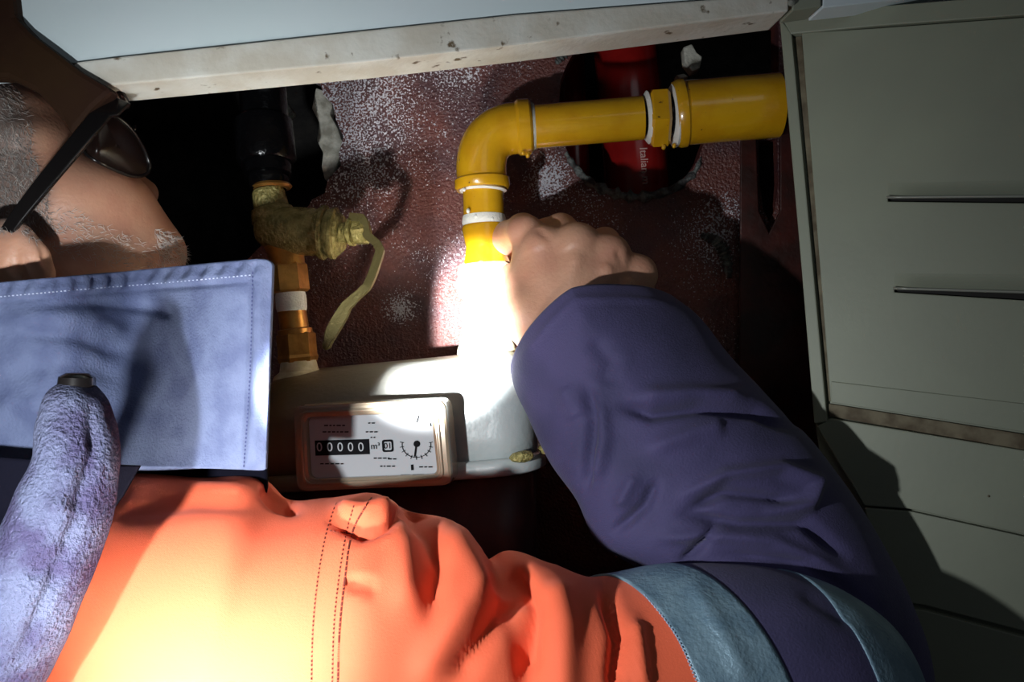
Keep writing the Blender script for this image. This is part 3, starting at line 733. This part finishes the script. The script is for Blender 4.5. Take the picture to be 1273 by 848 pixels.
colbvh = BVHTree.FromPolygons([Vector(v) for v in CV.reshape(-1, 3)], grid_faces(190, 110, False))
def hit(bvh, px, py, off=.0004):
    d = (P(px, py, 1)-CAM).normalized(); h = bvh.ray_cast(CAM, d)
    return None if h[0] is None else h[0]-d*off
def stitches(name, bvh, line, step, duty, r, m, parent, off=.0003):
    q = spline(line, 400); L = 0; vs, fs = [], []; acc = []; prev = q[0]; segs = []
    for p in q[1:]:
        L += math.hypot(*(p-prev)); prev = p
        ph = (L/step) % 1
        if ph < duty: acc.append(p)
        elif acc: segs.append(acc); acc = []
    if acc: segs.append(acc)
    for s in segs:
        pts = [hit(bvh, s[0][0], s[0][1], off), hit(bvh, *s[len(s)//2], off), hit(bvh, s[-1][0], s[-1][1], off)]
        if any(x is None for x in pts) or len(s) < 2: continue
        a, c, b = pts; t = (b-a)
        if t.length < 1e-6 or t.length > .02: continue
        t.normalize(); sd = Vector((0, -1, 0)).cross(t).normalized()*r; k0 = len(vs)
        for p in (a, c, b): vs += [p+sd, p+Vector((0, -r, 0)), p-sd]
        for i in (0, 1):
            o = k0+3*i; fs += [(o, o+1, o+4, o+3), (o+1, o+2, o+5, o+4)]
    o = link(name, mesh(vs, fs), m, parent); o['kind'] = 'stuff'; return o
stitches('seam_stitching', armbvh, [(418, 625), (405, 665), (395, 720), (389, 780), (387, 848)], 5.5, .62, .0004, M['thread'], jk)
stitches('seam_stitching', armbvh, [(440, 628), (430, 665), (421, 720), (415, 780), (413, 848)], 5.5, .62, .0004, M['thread'], jk)
stitches('seam_stitching', armbvh, [(460, 618), (438, 662), (428, 725), (422, 785), (420, 848)], 1000, .999, .0004, M['thread'], jk)
stitches('seam_stitching', armbvh, [(462, 618), (438, 662), (428, 725), (422, 785), (420, 848)], 2.2, .9, .0005, M['thread'], jk)
stitches('seam_stitching', armbvh, [(410, 660), (440, 664)], 2.2, .9, .0004, M['thread'], jk)
stitches('hem_stitching', colbvh, [(314, 338), (311, 460), (303, 583)], 5, .6, .0004, M['threadblue'], cl)
stitches('hem_stitching', colbvh, [(0, 369), (100, 360), (200, 352), (312, 342)], 5, .6, .0003, M['threadlight'], cl)
stitches('strip_stitching', armbvh, [(800, 738), (840, 790), (865, 846)], 5, .6, .0003, M['threadlight'], jk, .002)
# rolled fuzzy lapel
LAP = [(128, 492, 66, 484, .334, .012, 0, 0), (137, 520, 54, 520, .332, .016, 0, 0), (144, 565, 50, 565, .328, .018, 0, 0), (139, 620, 30, 606, .325, .020, 0, 0),
       (122, 690, 2, 668, .322, .021, 0, 0), (92, 765, -20, 740, 0.318, .022, 0, 0), (50, 848, -50, 820, .314, .022, 0, 0), (0, 940, -90, 900, .312, .022, 0, 0)]
LAP = [(112, 474, 80, 472, .336, .006, 0, 0)]+LAP
lf = [([(112, 500), (118, 560), (100, 620), (80, 690), (50, 760), (20, 830)], 8, -.003), ([(60, 620), (90, 640), (70, 660)], 10, .002), ([(30, 720), (60, 700), (75, 730)], 10, -.002), ([(90, 580), (70, 640)], 9, .002)]
LV, LN, _ = tube_loft(LAP, 150, 80, lf, .0018, 160, 11)
lap = link('lapel', fix(mesh(LV.reshape(-1, 3), grid_faces(150, 80, True)+[tuple(range(80))])), M['fleece'], jk); lap['label'] = 'rolled fuzzy blue-grey storm flap with red tinge'
bar('toggle', P(95, 484, .334), P(96, 464, .334), [(0, .0060), (.3, .0075), (.75, .0072), (1, .0045)], M['glasses'], jk, 24)['label'] = 'black glossy snap on the flap tip'
# dark lining behind the lapel, inside the collar; right edge kept wide to block bounce
LC = [(-130, 560), (-40, 566), (30, 572), (100, 577), (172, 580)]; LB = [(-130, 760), (-40, 740), (30, 720), (100, 680), (150, 618)]
QV, QN = patch(LC, LB, lambda x, y: .372+0*x, 50, 30, [([(0, 640), (20, 660), (10, 700)], 14, .004)], .002, 6)
link('lining', shell(QV, QN, .003, False), M['lining'], jk)['label'] = 'black inner lining'

QV, QN = patch([(100, 545), (180, 547), (260, 549), (330, 551)], [(100, 625), (180, 625), (260, 625), (332, 622)], lambda x, y: .426+0*x, 30, 20, [], .001, 8)  # extra panel added behind the collar to stop light leaking onto the meter
link('lining', shell(QV, QN, .003, False), M['lining'], jk)  # the added light-blocking panel, not a part of the jacket
# ------------------------------------------------------------------ worker: body (one implicit surface: head, neck, trunk, arm, hand)
xs = np.concatenate([np.arange(-.42, -.185, .0014), np.arange(-.185, -.02, .005), np.arange(-.02, .115, .0014), np.arange(.115, .30, .005)])
ys = np.arange(.33, .66, .0016); zs = np.arange(-.26, .20, .0016)+CZ
FLD = np.full((len(xs), len(ys), len(zs)), 0.03, np.float32)
def box_of(lo, hi):
    s = []
    for g, a, b in ((xs, lo[0], hi[0]), (ys, lo[1], hi[1]), (zs, lo[2], hi[2])):
        i0 = max(0, np.searchsorted(g, a)-1); i1 = min(len(g), np.searchsorted(g, b)+1); s.append(slice(i0, i1))
    return tuple(s)
def prim(fn, lo, hi, k, mg, mode='add'):
    s = box_of([l-mg for l in lo], [h+mg for h in hi])
    if any(x.stop <= x.start for x in s): return
    X, Y, Z = np.meshgrid(xs[s[0]].astype(np.float32), ys[s[1]].astype(np.float32), zs[s[2]].astype(np.float32), indexing='ij', sparse=True)
    d = fn(X, Y, Z); f = FLD[s]
    if mode == 'add':
        h = np.clip(.5+.5*(f-d)/k, 0, 1); FLD[s] = f*(1-h)+d*h-k*h*(1-h)
    else:
        d = -d; h = np.clip(.5+.5*(d-f)/k, 0, 1); FLD[s] = f*(1-h)+d*h+k*h*(1-h)
def caps(a, b, ra, rb, k=.008, mode='add'):
    a, b = np.array(P(*a)), np.array(P(*b)); ab = b-a; L = float(ab@ab)+1e-12; r = max(ra, rb)
    def fn(X, Y, Z):
        t = np.clip(((X-a[0])*ab[0]+(Y-a[1])*ab[1]+(Z-a[2])*ab[2])/L, 0, 1)
        return np.sqrt((X-a[0]-t*ab[0])**2+(Y-a[1]-t*ab[1])**2+(Z-a[2]-t*ab[2])**2)-(ra+(rb-ra)*t)
    prim(fn, np.minimum(a, b)-r, np.maximum(a, b)+r, k, k+.006, mode)
def ell(c, rx, ry, rz, k=.012, rot=0.0, yaw=0.0, mode='add'):
    c = np.array(P(*c)); cr, sr = math.cos(rot), math.sin(rot); cyw, syw = math.cos(yaw), math.sin(yaw)
    def fn(X, Y, Z):
        x, y, z = X-c[0], Y-c[1], Z-c[2]
        x, y = x*cyw+y*syw, -x*syw+y*cyw
        x, z = x*cr+z*sr, -x*sr+z*cr
        q = np.sqrt((x/rx)**2+(y/ry)**2+(z/rz)**2); g = np.sqrt((x/rx**2)**2+(y/ry**2)**2+(z/rz**2)**2)+1e-6
        return q*(q-1)/g
    R = max(rx, ry, rz); prim(fn, c-R, c+R, k, k+.006, mode)
# head
ell((-42, 232, .520), .088, .074, .078, .02)
ell((20, 196, .515), .040, .058, .040, .02)            # forehead
ell((62, 184, .500), .014, .040, .014, .012, -.9)       # brow
ell((95, 262, .510), .046, .052, .038, .018)            # cheek
ell((140, 262, .525), .030, .040, .024, .012, -.7)      # cheekbone
caps((150, 214, .565), (178, 240, .575), .008, .0105, .008)  # nose
caps((176, 240, .570), (182, 246, .562), .009, .007, .005)
ell((160, 308, .535), .036, .040, .026, .014)           # mouth
caps((205, 308, .545), (212, 316, .545), .008, .008, .008)
ell((100, 350, .510), .055, .055, .040, .02)            # jaw
ell((190, 372, .54), .026, .028, .024, .014)            # chin
caps((10, 380, .515), (-40, 600, .50), .056, .058, .02)   # neck
# ear
ell((12, 334, .436), .0215, .0100, .0290, .006, .12)
caps((47, 318, .440), (51, 340, .442), .0065, .0075, .004)
caps((20, 303, .4265), (17, 330, .4255), .0022, .0036, .002, 'sub')
caps((17, 330, .4255), (32, 354, .4265), .0036, .0036, .002, 'sub')
caps((29, 297, .4270), (37, 326, .4270), .0030, .0040, .002, 'sub')
caps((37, 326, .4270), (56, 348, .4310), .0040, .0034, .002, 'sub')
caps((41, 287, .434), (54, 302, .434), .0026, .0026, .002, 'sub')
caps((54, 302, .434), (59, 330, .436), .0026, .0022, .002, 'sub')
# trunk and arm (inside the jacket)
caps((-40, 600, .50), (80, 840, .455), .055, .060, .03)
caps((80, 840, .455), (330, 850, .430), .060, .048, .03)
caps((330, 850, .430), (640, 880, .425), .048, .040, .02)
caps((640, 880, .425), (1010, 890, .440), .040, .034, .02)
caps((1010, 890, .440), (1020, 820, .470), .032, .034, .02)
caps((1020, 820, .470), (870, 590, .497), .034, .030, .02)
caps((870, 590, .497), (735, 440, .522), .030, .026, .015)
# hand: back of the hand, knuckles, four fingers closing on the pipe, thumb on the near left
mc = [(676, 308, .535), (718, 306, .528), (757, 318, .530), (792, 341, .536)]
wr = [(690, 425, .528), (710, 428, .522), (735, 430, .523), (762, 420, .528)]
for i in range(4):
    caps(wr[i], mc[i], .0190, [.0150, .0150, .0142, .0125][i], .010)
ell((722, 368, .530), .034, .016, .036, .010, .1)
for i, (x, y, d) in enumerate(mc):
    caps((x, y, d-.002), (x+1, y+3, d-.002), [.0142, .0145, .0135, .0128][i], .0125, .006)
fing = [[(676, 306, .537), (650, 286, .553), (632, 292, .583), (612, 318, .612)],
        [(718, 304, .530), (697, 286, .556), (664, 292, .592), (634, 316, .620)],
        [(757, 318, .532), (752, 302, .566), (700, 312, .604), (648, 336, .622)],
        [(794, 342, .538), (788, 334, .572), (736, 350, .604), (672, 360, .616)]]
for i, fg in enumerate(fing):
    r = [.0112, .0112, .0106, .0096][i]
    caps(fg[0], fg[1], r*1.12, r*1.06, .005)
    caps(fg[1], fg[2], r*1.04, r*.95, .003); caps(fg[2], fg[3], r*.95, r*.82, .003)
caps((655, 286, .541), (649, 287, .543), .0108, .0108, .004)
# creases between the knuckles and over the joints
caps((668, 284, .522), (682, 296, .517), .0018, .0016, .003, 'sub')
caps((770, 316, .514), (776, 330, .514), .0016, .001, .004, 'sub')
for i, (x0, y0, x1, y1) in enumerate(((700, 398, 716, 324), (752, 376, 755, 336), (772, 372, 784, 352))):  # tendons
    caps((x0, y0, .5145), (x1, y1, .5135), .0022, .0028, .006)
# thumb
caps((664, 335, .540), (660, 400, .536), .0135, .0150, .008)
caps((684, 424, .528), (654, 390, .532), .0190, .0155, .012)
caps((654, 390, .532), (646, 362, .546), .0150, .0118, .008)
caps((646, 362, .546), (637, 342, .566), .0115, .0094, .005)
caps((660, 318, .545), (652, 372, .543), .0130, .0130, .008)

def surface_nets(Fd):
    ins = Fd < 0
    nx, ny, nz = Fd.shape
    c = np.zeros((nx-1, ny-1, nz-1), np.uint8)
    for a in (0, 1):
        for b in (0, 1):
            for e in (0, 1): c += ins[a:nx-1+a, b:ny-1+b, e:nz-1+e]
    act = np.argwhere((c > 0) & (c < 8))
    idx = np.full(c.shape, -1, np.int32); idx[tuple(act.T)] = np.arange(len(act))
    acc = np.zeros((len(act), 3)); cnt = np.zeros(len(act))
    G = (xs, ys, zs)
    corners = [(a, b, e) for a in (0, 1) for b in (0, 1) for e in (0, 1)]
    for p in corners:
        for axx in range(3):
            if p[axx]: continue
            q = list(p); q[axx] = 1
            A = act+np.array(p); B = act+np.array(q)
            fa = Fd[tuple(A.T)].astype(float); fb = Fd[tuple(B.T)].astype(float)
            k = (fa < 0) != (fb < 0); t = np.where(k, fa/(fa-fb+1e-20), 0)
            pa = np.stack([G[i][A[:, i]] for i in range(3)], -1); pb = np.stack([G[i][B[:, i]] for i in range(3)], -1)
            acc += np.where(k[:, None], pa+(pb-pa)*t[:, None], 0); cnt += k
    verts = acc/cnt[:, None]
    faces = []
    for axx in range(3):
        sl0 = [slice(1, -1)]*3; sl0[axx] = slice(0, -1); sl1 = list(sl0); sl1[axx] = slice(1, None)
        a0, a1 = ins[tuple(sl0)], ins[tuple(sl1)]
        e = np.argwhere(a0 != a1); flip = a0[tuple(e.T)]
        off = np.array([1, 1, 1]); off[axx] = 0; e = e+off
        o1, o2 = [(i) for i in range(3) if i != axx]
        def cell(d1, d2):
            q = e.copy(); q[:, o1] += d1; q[:, o2] += d2
            return idx[tuple(q.T)]
        f = np.stack([cell(-1, -1), cell(0, -1), cell(0, 0), cell(-1, 0)], -1)
        ok = (f >= 0).all(1); f = f[ok]; fl_ = flip[ok]
        if axx == 1: fl_ = ~fl_
        f[~fl_] = f[~fl_][:, ::-1]
        faces.append(f)
    return verts, np.concatenate(faces)
# close the field at its borders
for s in (np.s_[0, :, :], np.s_[-1, :, :], np.s_[:, 0, :], np.s_[:, -1, :], np.s_[:, :, 0], np.s_[:, :, -1]): FLD[s] = np.maximum(FLD[s], .002)
BVt, BF = surface_nets(FLD)
me = bpy.data.meshes.new('body'); me.from_pydata(BVt.tolist(), [], BF.tolist()); me.update()
scalp = [(-300, 0), (0, 88), (22, 108), (38, 150), (44, 200), (62, 235), (58, 262), (70, 285), (45, 300), (22, 284), (-10, 290), (-60, 400), (-300, 400)]
beard = [(60, 262), (95, 262), (150, 285), (190, 300), (222, 300), (240, 340), (180, 350), (140, 330), (70, 318), (58, 300)]
px, py = topx(BVt)
at = me.attributes.new('stubble', 'FLOAT', 'POINT')
def soft(poly, wd):
    d, _ = dpoly(px, py, poly+[poly[0]]); i = inside(px, py, poly)
    return np.clip(.5+np.where(i, d, -d)/wd, 0, 1)
st = np.maximum(soft(scalp, 30)*.85, soft(beard, 30)*.35)*(px < 260)
at.data.foreach_set('value', st.astype(np.float32))
bo = link('body', me, M['skin'], pe)
bodybvh = BVHTree.FromPolygons([Vector(v) for v in BVt], BF.tolist())
# short hair and stubble as fine tapered strands
def strands(name, poly, n, ang, spread, ln, r, m, seed):
    rg = random.Random(seed); X = [p[0] for p in poly]; Y = [p[1] for p in poly]; vs, fs = [], []
    x0, x1 = max(min(X), -90), max(X); c = 0
    for _ in range(n*4):
        x = rg.uniform(x0, x1); y = rg.uniform(max(min(Y), 60), max(Y))
        if not inside(np.array(x), np.array(y), poly): continue
        p = hit(bodybvh, x, y, 0)
        if p is None or p.y > .58: continue
        a = math.radians(ang+rg.gauss(0, spread)); L = ln*(.6+.8*rg.random())
        t = Vector((math.cos(a), -.35-.3*rg.random(), -math.sin(a))).normalized(); s = Vector((math.sin(a), 0, math.cos(a)))*r
        k = len(vs); q = p+t*L*.6+Vector((0, 0, 0)); e = p+t*L+Vector((0, .0008, 0))
        vs += [p-s, p+s, q+s*.7, q-s*.7, e]; fs += [(k, k+1, k+2, k+3), (k+3, k+2, k+4)]
        c += 1
        if c >= n: break
    o = link(name, mesh(vs, fs), m, bo); o['kind'] = 'stuff'; return o
strands('hair', scalp, 5200, 60, 28, .0050, .00016, M['hair'], 1)['label'] = 'short grey hair'
strands('hair', scalp, 1100, 60, 30, .0050, .00014, M['hairw'], 2)['label'] = 'white hairs among the grey'
strands('beard_stubble', beard, 420, 15, 30, .0045, .00014, M['hairw'], 3)
must = [(192, 284), (210, 286), (228, 300), (234, 326), (200, 326)]
strands('moustache', must, 260, 35, 30, .0065, .00018, M['hairw'], 4)

# ------------------------------------------------------------------ glasses
gl = empty('glasses', P(100, 200, .44), 'black wraparound glasses with dark lenses, worn on the grey-haired man', 'glasses')
tq = [Vector(p) for p in spline([tuple(P(*p)) for p in ((2, 300, .432), (22, 270, .430), (60, 222, .432), (100, 174, .440), (128, 140, .450), (146, 122, .458))], 30)]
vs = []
for i, p in enumerate(tq):
    t = (tq[min(i+1, 29)]-tq[max(i-1, 0)]).normalized(); s = Vector((0, -1, 0)).cross(t).normalized()
    wd = .0033+.0022*min(1, i/20)+(.0030 if i > 23 else 0)
    for c, e in ((-1, -1), (1, -1), (1, 1), (-1, 1)): vs.append(p+s*wd*c+Vector((0, .0016, 0))*e)
to_ = link('temple_arm', fix(mesh(vs, grid_faces(30, 4, True)+[(0, 1, 2, 3), (116, 117, 118, 119)])), M['glasses'], gl, smooth=False)
md = to_.modifiers.new('bevel', 'BEVEL'); md.width = .0007; md.segments = 2
link('frame_corner', sweep([P(136, 110, .462), P(142, 106, .462), P(148, 112, .464), P(156, 126, .470), P(158, 134, .474)], [.0012, .0018, .0022, .0022, .0012], 12), M['glasses'], gl)
def lens(name, off, par):
    out = spline([(128, 142), (146, 146), (164, 162), (178, 184), (186, 204), (182, 216), (166, 219), (140, 210), (108, 192), (106, 176), (114, 158), (128, 142)], 60)
    c = (146, 182); R = 10; vs = []; dep = lambda x, y: .470+.0007*max(0, (x-120))+off
    for j in range(R+1):
        for (x, y) in out[:-1]:
            u = j/R; X, Y = c[0]+(x-c[0])*u, c[1]+(y-c[1])*u
            vs.append(P(X, Y, dep(X, Y)-.008*(1-u*u)))
    m = len(out)-1
    ln_ = link(name, fix(mesh(vs, grid_faces(R+1, m, True))), M['lens'], par)
    s_ = ln_.modifiers.new('thick', 'SOLIDIFY'); s_.thickness = .0018
    rim = [P(x, y, dep(x, y)) for x, y in out]
    link('rim', sweep(rim, [.0013]*len(rim), 10, caps=False), M['glasses'], par)
lens('lens', 0, gl)
lens('lens', .062, gl)
link('bridge', sweep([P(166, 160, .505), P(168, 158, .53), P(166, 162, .555)], [.0015]*3, 10), M['glasses'], gl)
